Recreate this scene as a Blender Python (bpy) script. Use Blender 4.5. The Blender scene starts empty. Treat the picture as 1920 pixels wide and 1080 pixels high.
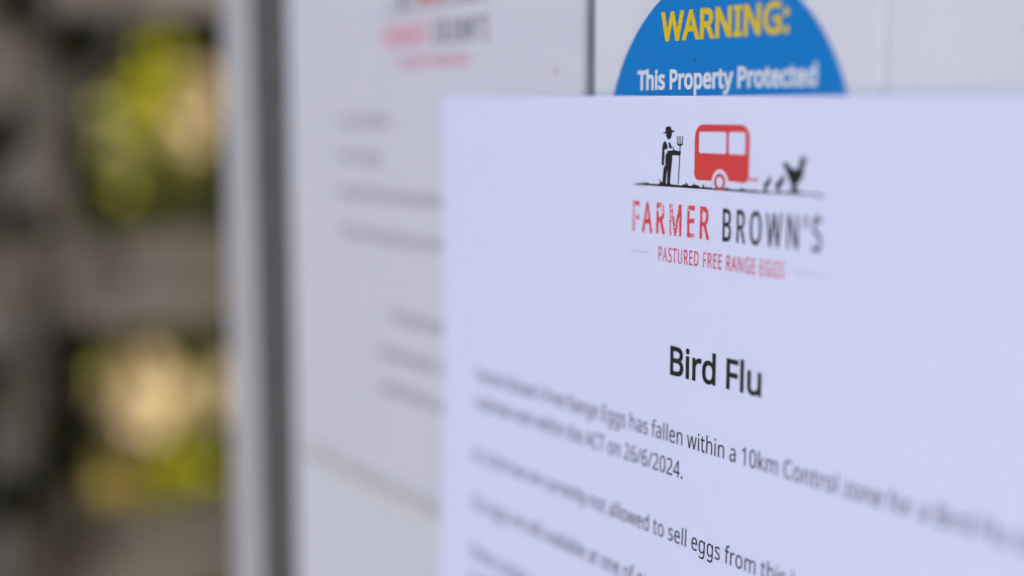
import bpy, bmesh, math, random
from mathutils import Vector, Matrix
from mathutils.geometry import delaunay_2d_cdt
R = math.radians
scene = bpy.context.scene
col = scene.collection

# ---------------------------------------------------------------- camera
EYE = 1.15                                   # height of the lens above the ground
cam = bpy.data.cameras.new('camera')
cam.sensor_width = 36.0
cam.lens = 50.62
cam.clip_start = 0.01
cam.clip_end = 1500.0
cam.dof.use_dof = True
cam.dof.focus_distance = 0.2705
cam.dof.aperture_fstop = 3.5
cam_o = bpy.data.objects.new('camera', cam)
col.objects.link(cam_o)
cam_o.location = (0.3079, -0.1695, EYE)
fwd = Vector((-0.84668, 0.51833, -0.12023))
cam_o.rotation_euler = fwd.to_track_quat('-Z', 'Y').to_euler()
scene.camera = cam_o

# ---------------------------------------------------------------- sky and sun
SUN_FROM = Vector((0.80, 0.44, 0.51)).normalized()      # direction towards the sun: behind the cabinet's front, from the right
elev = math.asin(SUN_FROM.z)
world = bpy.data.worlds.new('World')
scene.world = world
world.use_nodes = True
wn = world.node_tree
bg = wn.nodes['Background']
sky = wn.nodes.new('ShaderNodeTexSky')
sky.sky_type = 'NISHITA'
sky.sun_disc = False
sky.sun_elevation = elev
sky.sun_rotation = math.atan2(SUN_FROM.x, SUN_FROM.y)
sky.air_density = 1.0
sky.dust_density = 4.0
sky.ozone_density = 1.0
wn.links.new(sky.outputs[0], bg.inputs[0])
bg.inputs[1].default_value = 0.14
sl = bpy.data.lights.new('sun', 'SUN')
sl.energy = 3.4
sl.angle = R(0.53)
sl.color = (1.0, 0.93, 0.82)
so = bpy.data.objects.new('sun', sl)
col.objects.link(so)
so.rotation_euler = SUN_FROM.to_track_quat('Z', 'Y').to_euler()
so.location = SUN_FROM * 20
scene.view_settings.view_transform = 'Standard'
scene.view_settings.look = 'None'
scene.view_settings.exposure = 1.82
scene.view_settings.gamma = 1.0
scene.cycles.max_bounces = 8
scene.cycles.sample_clamp_indirect = 6.0

# ---------------------------------------------------------------- helpers
def tag(o, label=None, cat=None, group=None, kind=None):
    if label: o['label'] = label
    if cat: o['category'] = cat
    if group: o['group'] = group
    if kind: o['kind'] = kind
    return o

def empty(name, loc=(0, 0, 0), parent=None):
    o = bpy.data.objects.new(name, None)
    o.empty_display_size = 0.05
    col.objects.link(o)
    o.location = loc
    if parent: o.parent = parent
    return o

def link(name, me, mat=None, parent=None, loc=None):
    o = bpy.data.objects.new(name, me)
    col.objects.link(o)
    if mat and not me.materials: me.materials.append(mat)
    if parent: o.parent = parent
    if loc: o.location = loc
    return o

def mesh(name, verts, faces, smooth=False):
    me = bpy.data.meshes.new(name)
    me.from_pydata([tuple(v) for v in verts], [], faces)
    me.update()
    if smooth:
        me.polygons.foreach_set('use_smooth', [True] * len(me.polygons))
    return me

def box(name, lo, hi, mat, parent=None, bevel=0.0, seg=2):
    bm = bmesh.new()
    bmesh.ops.create_cube(bm, size=1.0)
    for v in bm.verts:
        v.co = Vector([(lo[i] + hi[i]) / 2 + v.co[i] * (hi[i] - lo[i]) for i in range(3)])
    if bevel:
        bmesh.ops.bevel(bm, geom=list(bm.edges), offset=bevel, segments=seg, profile=0.5, affect='EDGES')
    me = bpy.data.meshes.new(name)
    bm.to_mesh(me); bm.free()
    return link(name, me, mat, parent)

def tube_geo(pts, radii, n=10):
    verts, faces = [], []
    up = Vector((0.3, 0.9, 0.2))
    for i, p in enumerate(pts):
        p = Vector(p)
        a = Vector(pts[max(i - 1, 0)]); b = Vector(pts[min(i + 1, len(pts) - 1)])
        t = (b - a).normalized()
        u = t.cross(up).normalized(); v = t.cross(u)
        for k in range(n):
            an = 2 * math.pi * k / n
            rr = radii[i] * (1 + 0.09 * math.sin(3 * an + i * 1.3) + 0.05 * math.sin(5 * an + i * 2.1))
            verts.append(p + (u * math.cos(an) + v * math.sin(an)) * rr)
    for i in range(len(pts) - 1):
        for k in range(n):
            a, b = i * n + k, i * n + (k + 1) % n
            faces.append((a, b, b + n, a + n))
    faces.append(tuple(range(n - 1, -1, -1)))
    faces.append(tuple(range((len(pts) - 1) * n, len(pts) * n)))
    return verts, faces

def merge(*geos):
    V, F = [], []
    for v, f in geos:
        o = len(V); V += v; F += [tuple(i + o for i in q) for q in f]
    return V, F

def bend(p, q, k=6, amp=0.03, rnd=random):
    p, q = Vector(p), Vector(q)
    out = [p]
    for i in range(1, k):
        out.append(p.lerp(q, i / k) + Vector([rnd.uniform(-amp, amp) for _ in range(3)]))
    return out + [q]

# ---------------------------------------------------------------- materials
def new_mat(name):
    m = bpy.data.materials.new(name); m.use_nodes = True
    nt = m.node_tree
    return m, nt, nt.nodes['Principled BSDF']

def noise(nt, scale, detail=4, rough=0.55, vec=None, stretch=None):
    n = nt.nodes.new('ShaderNodeTexNoise')
    n.inputs['Scale'].default_value = scale
    n.inputs['Detail'].default_value = detail
    n.inputs['Roughness'].default_value = rough
    tc = nt.nodes.new('ShaderNodeTexCoord')
    if stretch:
        mp = nt.nodes.new('ShaderNodeMapping')
        mp.inputs['Scale'].default_value = stretch
        nt.links.new(tc.outputs['Object'], mp.inputs[0]); nt.links.new(mp.outputs[0], n.inputs['Vector'])
    else:
        nt.links.new(tc.outputs['Object'], n.inputs['Vector'])
    return n

def ramp(nt, src, stops):
    r = nt.nodes.new('ShaderNodeValToRGB')
    e = r.color_ramp.elements
    while len(e) < len(stops): e.new(0.5)
    for k, (p, c) in enumerate(stops):
        e[k].position = p
        e[k].color = (c[0], c[1], c[2], 1) if isinstance(c, (tuple, list)) else (c, c, c, 1)
    nt.links.new(src, r.inputs[0])
    return r

def bump(nt, src, bs, strength=0.2, dist=0.001):
    b = nt.nodes.new('ShaderNodeBump')
    b.inputs['Strength'].default_value = strength
    b.inputs['Distance'].default_value = dist
    nt.links.new(src, b.inputs['Height']); nt.links.new(b.outputs[0], bs.inputs['Normal'])

def mat_paper(name, c, rough=0.55):
    m, nt, bs = new_mat(name)
    n = noise(nt, 900, 3)
    r = ramp(nt, n.outputs[0], [(0.3, [x * 0.985 for x in c]), (0.7, c)])
    nt.links.new(r.outputs[0], bs.inputs['Base Color'])
    bs.inputs['Roughness'].default_value = rough
    bs.inputs['Specular IOR Level'].default_value = 0.35
    n2 = noise(nt, 28, 2)
    bump(nt, n2.outputs[0], bs, 0.12, 0.0008)
    return m

def mat_paint():
    m, nt, bs = new_mat('white_paint')
    base = noise(nt, 9, 5, 0.6)
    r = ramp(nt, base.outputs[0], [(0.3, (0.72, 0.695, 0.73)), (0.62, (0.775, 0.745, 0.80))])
    sp = noise(nt, 520, 2, 0.4)
    rs = ramp(nt, sp.outputs[0], [(0.745, (1, 1, 1)), (0.80, (0.5, 0.42, 0.30))])
    gate = noise(nt, 40, 3)
    rg = ramp(nt, gate.outputs[0], [(0.52, 0.0), (0.66, 1.0)])
    mx = nt.nodes.new('ShaderNodeMixRGB'); mx.blend_type = 'MULTIPLY'
    nt.links.new(rg.outputs[0], mx.inputs[0]); nt.links.new(r.outputs[0], mx.inputs[1]); nt.links.new(rs.outputs[0], mx.inputs[2])
    nt.links.new(mx.outputs[0], bs.inputs['Base Color'])
    bs.inputs['Roughness'].default_value = 0.38
    bs.inputs['Specular IOR Level'].default_value = 0.4
    n2 = noise(nt, 260, 3)
    bump(nt, n2.outputs[0], bs, 0.10, 0.0004)
    return m

def mat_plain(name, c, rough=0.5, var=0.1, scale=60, spec=0.4):
    m, nt, bs = new_mat(name)
    n = noise(nt, scale, 4)
    r = ramp(nt, n.outputs[0], [(0.3, [x * (1 - var) for x in c]), (0.7, [min(1, x * (1 + var)) for x in c])])
    nt.links.new(r.outputs[0], bs.inputs['Base Color'])
    bs.inputs['Roughness'].default_value = rough
    bs.inputs['Specular IOR Level'].default_value = spec
    return m

def mat_ink(name, c, worn=None, scale=2600, lo=0.36, hi=0.40, patch=250):
    """printing ink; worn = the paper colour that shows through a distressed print"""
    m, nt, bs = new_mat(name)
    bs.inputs['Roughness'].default_value = 0.5
    bs.inputs['Specular IOR Level'].default_value = 0.3
    if worn:
        n = noise(nt, scale, 3, 0.6)
        g = noise(nt, patch, 2, 0.5)
        mt = nt.nodes.new('ShaderNodeMath'); mt.operation = 'MULTIPLY_ADD'
        mt.inputs[1].default_value = 0.75
        nt.links.new(g.outputs[0], mt.inputs[0]); nt.links.new(n.outputs[0], mt.inputs[2])
        r = ramp(nt, mt.outputs[0], [(lo * 2.0, worn), (hi * 2.0, c)])
        nt.links.new(r.outputs[0], bs.inputs['Base Color'])
    else:
        n = noise(nt, 3000, 2)
        r = ramp(nt, n.outputs[0], [(0.3, [x * 0.9 for x in c]), (0.7, c)])
        nt.links.new(r.outputs[0], bs.inputs['Base Color'])
    return m

def mat_wood():
    m, nt, bs = new_mat('weathered_timber')
    n = noise(nt, 14, 6, 0.65, stretch=(1.0, 0.25, 1.0))
    n2 = noise(nt, 3.5, 4, 0.6)
    r = ramp(nt, n.outputs[0], [(0.28, (0.11, 0.09, 0.075)), (0.5, (0.30, 0.25, 0.21)), (0.72, (0.41, 0.35, 0.30))])
    r2 = ramp(nt, n2.outputs[0], [(0.35, (0.62, 0.60, 0.52)), (0.6, (1, 1, 1))])
    mx = nt.nodes.new('ShaderNodeMixRGB'); mx.blend_type = 'MULTIPLY'; mx.inputs[0].default_value = 1
    nt.links.new(r.outputs[0], mx.inputs[1]); nt.links.new(r2.outputs[0], mx.inputs[2])
    nt.links.new(mx.outputs[0], bs.inputs['Base Color'])
    bs.inputs['Roughness'].default_value = 0.85
    bump(nt, n.outputs[0], bs, 0.6, 0.004)
    return m

def mat_bark(name='bark', k=1.0):
    m, nt, bs = new_mat(name)
    n = noise(nt, 22, 6, 0.7, stretch=(1, 1, 0.35))
    r = ramp(nt, n.outputs[0], [(0.3, (0.03 * k, 0.023 * k, 0.017 * k)), (0.55, (0.11 * k, 0.09 * k, 0.072 * k)), (0.75, (0.22 * k, 0.195 * k, 0.17 * k))])
    nt.links.new(r.outputs[0], bs.inputs['Base Color'])
    bs.inputs['Roughness'].default_value = 0.9
    bump(nt, n.outputs[0], bs, 0.8, 0.006)
    return m

def mat_leaf(name, c1, c2, trans=0.35, scale=9):
    m, nt, bs = new_mat(name)
    n = noise(nt, scale, 3)
    r = ramp(nt, n.outputs[0], [(0.35, c1), (0.65, c2)])
    nt.links.new(r.outputs[0], bs.inputs['Base Color'])
    bs.inputs['Roughness'].default_value = 0.65
    bs.inputs['Specular IOR Level'].default_value = 0.12
    tr = nt.nodes.new('ShaderNodeBsdfTranslucent')
    nt.links.new(r.outputs[0], tr.inputs['Color'])
    mix = nt.nodes.new('ShaderNodeMixShader'); mix.inputs[0].default_value = trans
    out = nt.nodes['Material Output']
    nt.links.new(bs.outputs[0], mix.inputs[1]); nt.links.new(tr.outputs[0], mix.inputs[2]); nt.links.new(mix.outputs[0], out.inputs[0])
    return m

PAPER = (0.80, 0.79, 0.985)
PAPER_OLD = (0.715, 0.675, 0.75)
M = dict(
    paper=mat_paper('white_copy_paper', PAPER),
    paper_old=mat_paper('faded_copy_paper', PAPER_OLD),
    paint=mat_paint(),
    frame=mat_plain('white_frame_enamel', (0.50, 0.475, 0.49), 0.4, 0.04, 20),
    rubber=mat_plain('grey_rubber', (0.108, 0.103, 0.098), 0.7, 0.15, 80, 0.2),
    blue=mat_plain('blue_vinyl', (0.003, 0.205, 0.57), 0.45, 0.05, 1500, 0.2),
    yellow=mat_ink('yellow_ink', (0.82, 0.57, 0.010)),
    white=mat_ink('white_ink', (0.78, 0.80, 0.86)),
    black=mat_ink('black_ink', (0.016, 0.017, 0.02)),
    navy=mat_ink('worn_black_ink', (0.022, 0.020, 0.03), PAPER, lo=0.32, hi=0.35),
    red=mat_ink('red_ink', (0.80, 0.062, 0.062)),
    redworn=mat_ink('worn_red_ink', (0.80, 0.062, 0.075), PAPER, lo=0.375, hi=0.395),
    red_small=mat_ink('small_red_ink', (0.75, 0.05, 0.11), PAPER, lo=0.33, hi=0.36),
    rust=mat_plain('rust_speck', (0.62, 0.33, 0.18), 0.8, 0.2, 900),
    edge_shadow=mat_plain('edge_shadow_grey', (0.60, 0.575, 0.57), 0.35, 0.08, 120),  # shade under the older sheet's edge, put into a flat grey
    filler=mat_plain('grey_joint_filler', (0.21, 0.215, 0.235), 0.7, 0.2, 90, 0.2),
    faded=mat_ink('faded_ink', (0.10, 0.10, 0.13)),
    grey=mat_ink('grey_ink', (0.42, 0.44, 0.55)),
    wood=mat_wood(), bark=mat_bark(), bark_pale=mat_bark('pale_bark', 1.5),
    steel=mat_plain('screw_steel', (0.45, 0.45, 0.46), 0.35, 0.1, 200),
)
GLYPHS = {
    'A': (626, '534,0 450,217 173,217 89,0 0,0 274,703 353,703 625,0|345,507 343,512 341,518 338,526 335,535 332,546 329,556 325,567 322,578 319,588 316,597 314,605 312,612 309,602 307,592 304,582 301,572 299,562 296,553 293,544 291,535 281,507 202,295 424,295'),
    'B': (637, '295,700 357,698 410,690 456,678 494,661 523,638 544,608 557,571 561,526 560,506 557,488 552,470 546,453 537,438 527,424 515,412 500,400 485,391 467,383 448,376 427,372 427,367 449,362 469,357 489,350 507,341 524,331 539,319 552,304 564,288 573,270 579,249 583,225 584,199 582,168 577,140 568,114 555,91 539,70 519,51 497,36 471,23 443,13 411,6 378,1 341,0 95,0 95,700|313,402 354,404 389,409 416,418 436,431 451,447 461,467 468,490 470,517 467,544 459,566 447,585 429,600 406,610 376,618 341,623 299,625 183,625 183,402|183,328 183,75 325,75 368,77 403,84 432,95 454,111 470,130 481,153 488,178 490,206 489,224 486,241 481,256 474,271 465,284 452,295 438,305 420,313 400,320 376,325 348,327 318,328'),
    'C': (620, '395,632 368,631 342,628 317,622 294,613 272,603 252,590 234,575 218,557 203,538 190,517 179,493 170,468 162,441 157,412 154,382 153,350 155,308 160,269 168,233 180,200 195,170 213,144 235,121 260,102 289,87 320,76 356,70 394,68 417,68 439,70 460,72 481,75 502,80 522,84 542,89 562,95 562,19 542,12 522,6 502,1 481,-3 459,-6 435,-8 409,-9 381,-10 330,-7 283,1 241,15 203,34 169,59 140,88 116,121 96,160 80,202 69,248 62,298 60,351 61,390 65,427 72,462 82,496 94,528 109,557 127,585 147,610 169,632 194,652 222,669 252,684 284,695 319,703 357,708 396,710 423,709 449,707 475,704 500,699 524,693 547,686 569,678 589,669 554,594 537,601 520,608 501,615 482,621 462,626 440,629 418,632'),
    'D': (716, '656,357 653,300 645,249 631,202 612,160 588,123 559,90 526,63 487,40 444,23 397,10 346,3 290,0 95,0 95,700 311,700 362,698 410,690 454,678 494,661 531,639 563,612 590,581 614,546 632,505 645,460 653,411|563,354 561,398 555,439 545,475 532,507 515,535 494,559 470,579 442,596 410,608 376,617 339,623 298,625 183,625 183,75 278,75 345,80 403,93 452,115 492,146 523,185 545,233 558,289'),
    'E': (545, '486,0 95,0 95,700 486,700 486,623 183,623 183,404 469,404 469,327 183,327 183,77 486,77'),
    'F': (509, '183,0 95,0 95,700 486,700 486,623 183,623 183,375 468,375 468,297 183,297'),
    'G': (714, '399,370 641,370 641,26 613,18 584,10 555,4 526,-1 497,-5 465,-8 431,-9 395,-10 343,-7 295,1 251,15 212,34 177,58 146,87 120,120 99,158 82,201 69,247 62,296 60,350 62,403 71,452 84,498 103,540 127,578 156,612 189,641 227,665 270,685 316,699 367,707 423,710 452,709 480,707 507,704 534,699 560,693 584,686 608,678 631,669 598,592 579,600 558,608 537,614 514,621 491,626 467,629 442,632 418,632 377,630 340,624 306,613 275,598 246,579 222,556 201,530 183,500 170,467 160,431 154,392 152,350 154,310 159,271 167,236 179,202 194,172 214,145 237,122 264,102 295,87 331,76 371,69 416,67 438,67 458,68 477,69 494,72 510,74 525,77 539,80 553,83 553,291 399,291'),
    'H': (726, '630,0 542,0 542,326 183,326 183,0 95,0 95,700 183,700 183,404 542,404 542,700 630,700'),
    'I': (332, '292,0 39,0 39,51 122,70 122,629 39,649 39,700 292,700 292,649 210,629 210,70 292,51'),
    'L': (514, '95,0 95,700 183,700 183,78 489,78 489,0'),
    'M': (889, '404,0 174,614 170,614 171,603 171,591 172,578 173,564 174,548 174,532 175,515 175,498 176,480 176,461 176,443 176,425 176,0 95,0 95,700 225,700 441,126 445,126 665,700 794,700 794,0 707,0 707,430 707,448 707,465 707,482 708,499 708,515 709,531 710,547 711,562 712,577 712,590 713,602 714,613 710,613 476,0'),
    'N': (745, '650,0 547,0 173,581 169,581 170,570 170,557 171,543 172,528 173,512 174,496 174,479 175,462 176,445 176,427 176,409 176,391 176,0 95,0 95,700 197,700 571,121 575,121 574,129 573,140 573,153 572,168 571,184 571,200 570,218 569,236 568,255 568,272 568,289 568,305 568,700 650,700'),
    'O': (766, '706,351 705,311 701,273 694,237 685,203 674,171 660,142 643,114 624,89 602,67 578,47 552,30 523,16 492,5 458,-3 422,-8 383,-10 344,-8 306,-3 272,5 240,16 211,31 185,48 161,67 139,90 120,115 104,142 91,172 79,204 71,238 65,274 61,312 60,352 62,404 69,453 80,498 95,540 115,578 140,612 169,641 202,666 241,685 284,700 332,708 384,711 435,708 481,700 523,686 561,666 594,642 624,613 649,579 669,541 685,498 697,453 704,404|153,351 154,308 159,269 167,232 177,199 191,169 209,143 229,120 253,101 281,86 312,75 346,69 383,67 421,69 456,75 486,86 513,101 537,120 557,143 574,169 588,199 599,232 607,269 611,308 613,351 609,414 599,469 582,517 558,558 526,591 487,615 440,629 384,633 346,631 312,625 281,614 253,600 229,581 209,558 191,532 177,502 167,469 159,433 154,394'),
    'P': (593, '280,700 344,697 399,687 444,670 480,646 508,616 527,581 539,540 543,494 542,473 540,452 535,431 529,411 521,392 510,374 497,356 482,340 465,325 445,312 422,301 396,291 368,283 336,277 301,274 264,273 183,273 183,0 95,0 95,700|273,625 183,625 183,348 254,348 286,349 315,352 341,356 365,362 385,370 403,381 418,393 430,408 440,425 447,444 451,466 452,490 449,522 441,549 428,572 409,591 384,606 353,616 316,622'),
    'R': (610, '288,700 330,699 368,694 402,688 432,678 458,666 481,650 500,632 516,612 528,588 536,562 541,533 543,501 542,474 538,450 532,428 523,408 512,390 499,374 485,361 470,349 454,338 437,329 420,321 403,314 595,0 492,0 323,289 183,289 183,0 95,0 95,700|283,624 183,624 183,364 288,364 328,366 362,372 390,383 413,398 430,416 442,439 450,466 452,497 451,519 447,538 442,556 434,571 424,583 411,594 396,603 378,611 359,616 336,620 311,623'),
    'S': (538, '492,187 490,157 485,129 475,104 462,81 445,60 425,42 402,27 375,14 346,3 314,-4 279,-8 242,-10 223,-10 204,-9 185,-8 167,-6 150,-4 133,-1 117,2 102,5 88,9 74,14 62,18 50,24 50,108 69,100 90,93 113,86 138,79 164,74 191,70 218,67 246,67 271,68 294,70 315,74 333,80 350,88 364,97 376,108 386,120 394,133 400,147 403,163 404,179 403,196 400,211 396,225 389,237 381,249 369,260 355,271 339,281 319,291 296,301 269,312 239,324 217,332 197,341 178,350 160,359 144,369 129,380 116,391 104,403 93,416 84,429 76,444 70,459 65,475 62,493 60,511 59,531 61,558 66,583 75,606 87,627 103,646 121,662 142,676 166,688 192,698 220,704 250,708 282,710 311,709 338,707 364,704 388,699 412,693 434,687 455,679 475,671 448,595 430,603 410,610 390,616 369,622 348,626 326,630 303,632 280,632 259,632 240,629 222,625 207,620 193,613 181,604 171,595 163,584 156,572 152,559 149,545 148,530 149,513 152,498 156,484 163,472 171,460 182,449 195,439 211,429 229,420 250,410 274,400 301,389 331,378 358,366 383,353 405,341 425,327 443,312 458,296 470,278 480,259 487,237 491,214'),
    'T': (545, '317,0 228,0 228,623 10,623 10,700 534,700 534,623 317,623'),
    'U': (717, '627,247 626,212 620,178 611,146 598,116 581,89 561,64 537,42 508,24 476,9 440,-1 399,-8 355,-10 294,-5 240,8 194,30 156,61 127,100 105,144 92,194 88,249 88,700 176,700 176,246 179,206 188,170 202,140 222,114 248,93 279,78 317,70 360,67 390,68 418,72 442,80 463,90 482,102 498,117 511,134 522,153 530,175 536,197 539,221 540,247 540,700 627,700'),
    'W': (912, '899,700 713,0 624,0 487,459 484,469 481,480 478,490 475,501 473,512 470,522 467,532 465,542 462,552 460,560 458,569 456,576 455,583 454,588 453,593 452,597 451,593 451,588 450,583 449,576 447,569 445,560 443,552 441,542 439,532 436,522 434,511 431,500 428,489 425,478 422,467 419,456 286,0 197,0 12,700 104,700 213,273 216,261 218,250 221,239 224,228 226,217 228,206 231,195 233,185 235,174 237,164 239,154 240,144 242,134 243,125 245,115 246,106 248,116 249,126 251,136 252,146 254,156 256,167 258,178 261,189 263,200 266,211 269,222 272,233 275,245 277,256 280,267 283,277 407,700 498,700 626,275 630,263 633,252 636,240 639,229 642,217 645,206 647,195 650,184 652,174 655,163 657,153 658,143 665,106 666,118 668,131 670,144 673,157 675,171 678,185 681,199 684,214 688,228 691,243 695,258 699,274 807,700'),
    'a': (550, '282,534 327,532 366,524 398,511 425,492 445,468 459,437 468,401 471,358 471,0 408,0 391,75 387,75 376,61 364,48 353,37 341,27 328,18 315,10 301,4 286,-1 270,-5 252,-8 232,-9 211,-10 188,-9 166,-6 145,0 126,7 108,16 92,28 78,42 67,58 57,77 50,98 46,121 45,146 49,183 61,216 80,244 107,267 142,286 185,300 237,309 297,314 386,317 386,348 384,378 379,404 370,424 358,439 342,450 324,458 302,463 277,465 257,464 237,462 218,458 199,452 181,446 163,439 146,432 129,425 103,489 121,498 140,506 162,514 184,521 208,527 232,531 257,533|308,254 263,250 225,244 195,235 172,223 156,207 144,189 137,169 134,145 136,125 141,107 149,92 161,80 176,71 192,65 210,61 230,60 262,62 291,69 318,80 341,97 360,117 374,143 383,174 385,210 385,257'),
    'b': (603, '170,564 170,547 169,531 169,516 168,501 167,488 167,476 166,465 165,456 170,456 182,472 196,487 213,500 231,512 252,522 276,529 303,533 332,534 379,530 421,517 458,496 490,466 516,428 534,381 545,326 549,263 547,219 542,180 534,144 522,112 507,83 490,59 469,38 446,21 421,7 393,-2 364,-8 332,-10 303,-8 276,-4 252,3 231,13 213,25 196,37 182,52 170,67 163,67 145,0 83,0 83,745 170,745|318,463 291,461 268,457 247,451 229,442 214,430 202,415 191,397 183,377 177,354 173,327 170,298 170,266 170,262 172,216 178,176 188,142 201,113 221,91 247,75 280,65 320,62 353,65 381,75 405,91 425,114 440,143 451,177 458,218 460,264 458,310 451,350 440,385 425,413 405,435 381,450 352,460'),
    'c': (471, '294,-10 260,-8 228,-3 198,6 170,19 144,35 122,55 102,79 85,107 71,139 62,175 56,215 54,260 56,306 62,348 72,385 86,418 104,446 124,470 148,491 174,507 203,519 233,528 266,534 300,535 320,535 339,533 359,531 377,527 395,523 411,518 426,513 438,507 412,435 400,440 386,444 372,448 357,452 341,455 326,458 312,459 298,460 273,458 250,454 229,447 211,437 195,425 181,409 169,391 160,371 153,347 147,321 144,292 143,261 144,231 147,203 153,177 160,154 169,133 181,115 194,100 210,87 228,77 247,70 269,66 293,65 314,65 334,67 352,70 369,74 385,78 401,83 415,89 429,95 429,19 416,12 402,6 387,2 371,-2 354,-6 336,-8 316,-9'),
    'd': (603, '270,-10 223,-6 181,7 145,29 113,58 87,97 69,143 58,198 54,262 58,325 69,381 87,427 113,466 145,496 182,518 224,531 271,535 291,535 309,533 326,530 342,525 357,519 371,513 383,505 395,497 406,488 416,478 425,468 433,458 439,458 439,465 438,474 437,484 436,496 435,507 434,518 433,527 433,535 433,745 520,745 520,0 450,0 437,71 433,71 425,60 416,49 406,39 395,30 383,21 370,14 357,7 342,1 326,-4 308,-7 290,-9|283,62 322,65 354,73 380,87 400,107 415,133 426,165 432,202 434,245 434,261 432,307 426,347 416,382 402,411 382,434 356,451 323,460 282,464 250,460 221,450 198,433 178,408 163,378 152,344 145,304 143,260 145,215 152,176 163,142 178,114 198,91 222,75 250,65'),
    'e': (553, '286,535 319,533 349,528 377,519 402,506 425,490 445,470 463,448 477,423 488,395 496,365 501,333 503,298 503,246 143,246 147,204 156,168 170,136 189,110 213,90 241,75 274,67 311,64 335,64 358,66 379,69 400,73 419,78 439,84 459,92 479,100 479,25 459,16 439,9 420,3 400,-1 379,-5 357,-8 333,-9 307,-10 271,-8 237,-2 205,7 175,21 148,38 124,58 103,83 86,111 72,143 62,178 56,217 54,259 56,300 61,339 70,374 83,407 99,436 118,462 139,484 164,502 192,517 221,527 253,533|285,465 256,462 230,455 207,442 188,425 172,403 159,378 150,348 145,315 413,315 412,337 409,357 405,376 399,393 391,409 382,423 370,435 357,446 342,454 325,460 306,464'),
    'f': (337, '325,459 193,459 193,0 107,0 107,459 15,459 15,499 107,528 107,559 108,591 112,620 118,646 127,669 138,688 152,705 167,719 185,730 205,739 227,745 251,749 277,750 293,750 307,749 321,747 335,745 347,742 359,739 370,736 379,732 357,665 349,667 340,670 331,672 321,675 310,677 300,678 289,679 278,679 258,678 241,672 226,663 214,650 205,634 198,613 194,589 193,560 193,525 325,525'),
    'g': (603, '270,535 295,534 319,530 342,524 363,516 383,505 402,491 419,475 434,456 439,456 451,525 520,525 520,-9 518,-45 513,-77 505,-107 494,-134 480,-158 462,-178 441,-195 417,-210 389,-221 358,-229 323,-234 284,-235 256,-235 230,-233 204,-231 180,-227 157,-222 135,-217 114,-210 95,-202 95,-123 115,-132 136,-140 158,-147 182,-153 208,-158 234,-161 261,-163 289,-164 321,-161 350,-154 374,-141 396,-124 413,-102 425,-77 432,-48 434,-16 434,5 434,11 435,19 435,28 435,39 436,49 436,57 437,64 437,70 433,70 419,51 403,35 385,21 365,10 344,1 321,-5 297,-9 271,-10 222,-5 180,8 143,30 111,62 86,101 68,148 58,201 54,262 58,321 68,374 86,421 111,461 143,494 180,517 222,531|281,463 260,461 241,457 223,450 206,439 192,426 179,410 168,392 159,371 152,347 147,321 144,292 143,261 145,215 152,175 163,141 179,112 199,90 223,74 251,64 283,61 303,61 321,63 337,67 352,71 366,77 378,84 389,93 399,103 408,115 415,129 421,143 426,160 430,178 433,197 435,218 435,241 435,262 434,296 431,326 426,354 419,377 410,398 398,416 385,430 369,442 350,451 330,458 307,461'),
    'h': (606, '170,526 170,517 169,508 169,498 168,488 167,479 167,470 166,461 165,453 171,453 179,466 189,478 201,489 213,498 226,506 240,514 254,520 270,525 285,529 301,532 318,534 334,534 365,533 393,529 418,523 441,514 461,503 478,489 493,472 505,452 514,429 521,403 525,374 526,342 526,0 441,0 441,336 439,366 434,392 425,414 413,431 397,445 376,455 352,461 324,463 296,461 271,457 250,450 231,441 216,428 203,413 192,396 184,376 178,353 173,329 170,301 170,272 170,0 83,0 83,745 170,745'),
    'i': (253, '170,525 170,0 83,0 83,525|127,723 137,722 146,719 154,715 162,709 169,702 174,692 177,681 177,668 177,655 174,644 169,634 162,626 154,620 146,616 137,614 127,613 117,614 108,616 99,620 91,626 85,634 80,644 77,655 76,668 77,681 80,692 85,702 91,709 99,715 108,719 117,722'),
    'k': (524, '169,356 169,347 168,338 168,327 167,315 166,302 166,291 165,280 165,271 169,271 172,275 176,280 181,286 186,293 210,323 216,330 222,337 227,343 231,348 399,525 500,525 287,301 515,0 411,0 228,245 169,193 169,0 83,0 83,745 169,745'),
    'l': (253, '170,0 83,0 83,745 170,745'),
    'm': (917, '660,535 702,532 738,524 768,510 793,490 812,463 826,430 834,390 837,342 837,0 752,0 752,338 750,367 745,392 737,414 726,431 711,445 693,455 671,461 645,463 610,460 580,452 555,438 536,419 521,394 511,364 505,330 503,290 503,0 418,0 418,338 417,358 415,376 411,393 406,407 399,420 391,432 382,441 371,449 358,455 344,459 328,462 310,463 285,461 262,457 243,450 226,441 212,428 200,414 191,396 183,376 177,354 173,329 170,302 170,273 170,0 83,0 83,525 153,525 166,454 171,454 179,467 189,479 200,490 211,500 224,508 237,515 250,521 265,526 280,530 295,533 310,535 325,535 355,534 381,530 405,523 427,514 446,501 462,486 476,468 486,447 491,447 506,468 522,486 542,501 563,514 586,523 610,530 635,534'),
    'n': (606, '336,535 380,532 419,524 452,510 478,490 499,463 514,430 523,390 526,342 526,0 441,0 441,336 439,366 434,392 425,414 413,431 397,445 376,455 352,461 324,463 283,460 250,450 223,435 203,414 188,387 178,354 172,316 170,273 170,0 83,0 83,525 153,525 166,454 171,454 180,467 190,479 202,490 214,500 228,508 242,515 256,521 272,526 287,530 303,533 320,535'),
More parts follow.
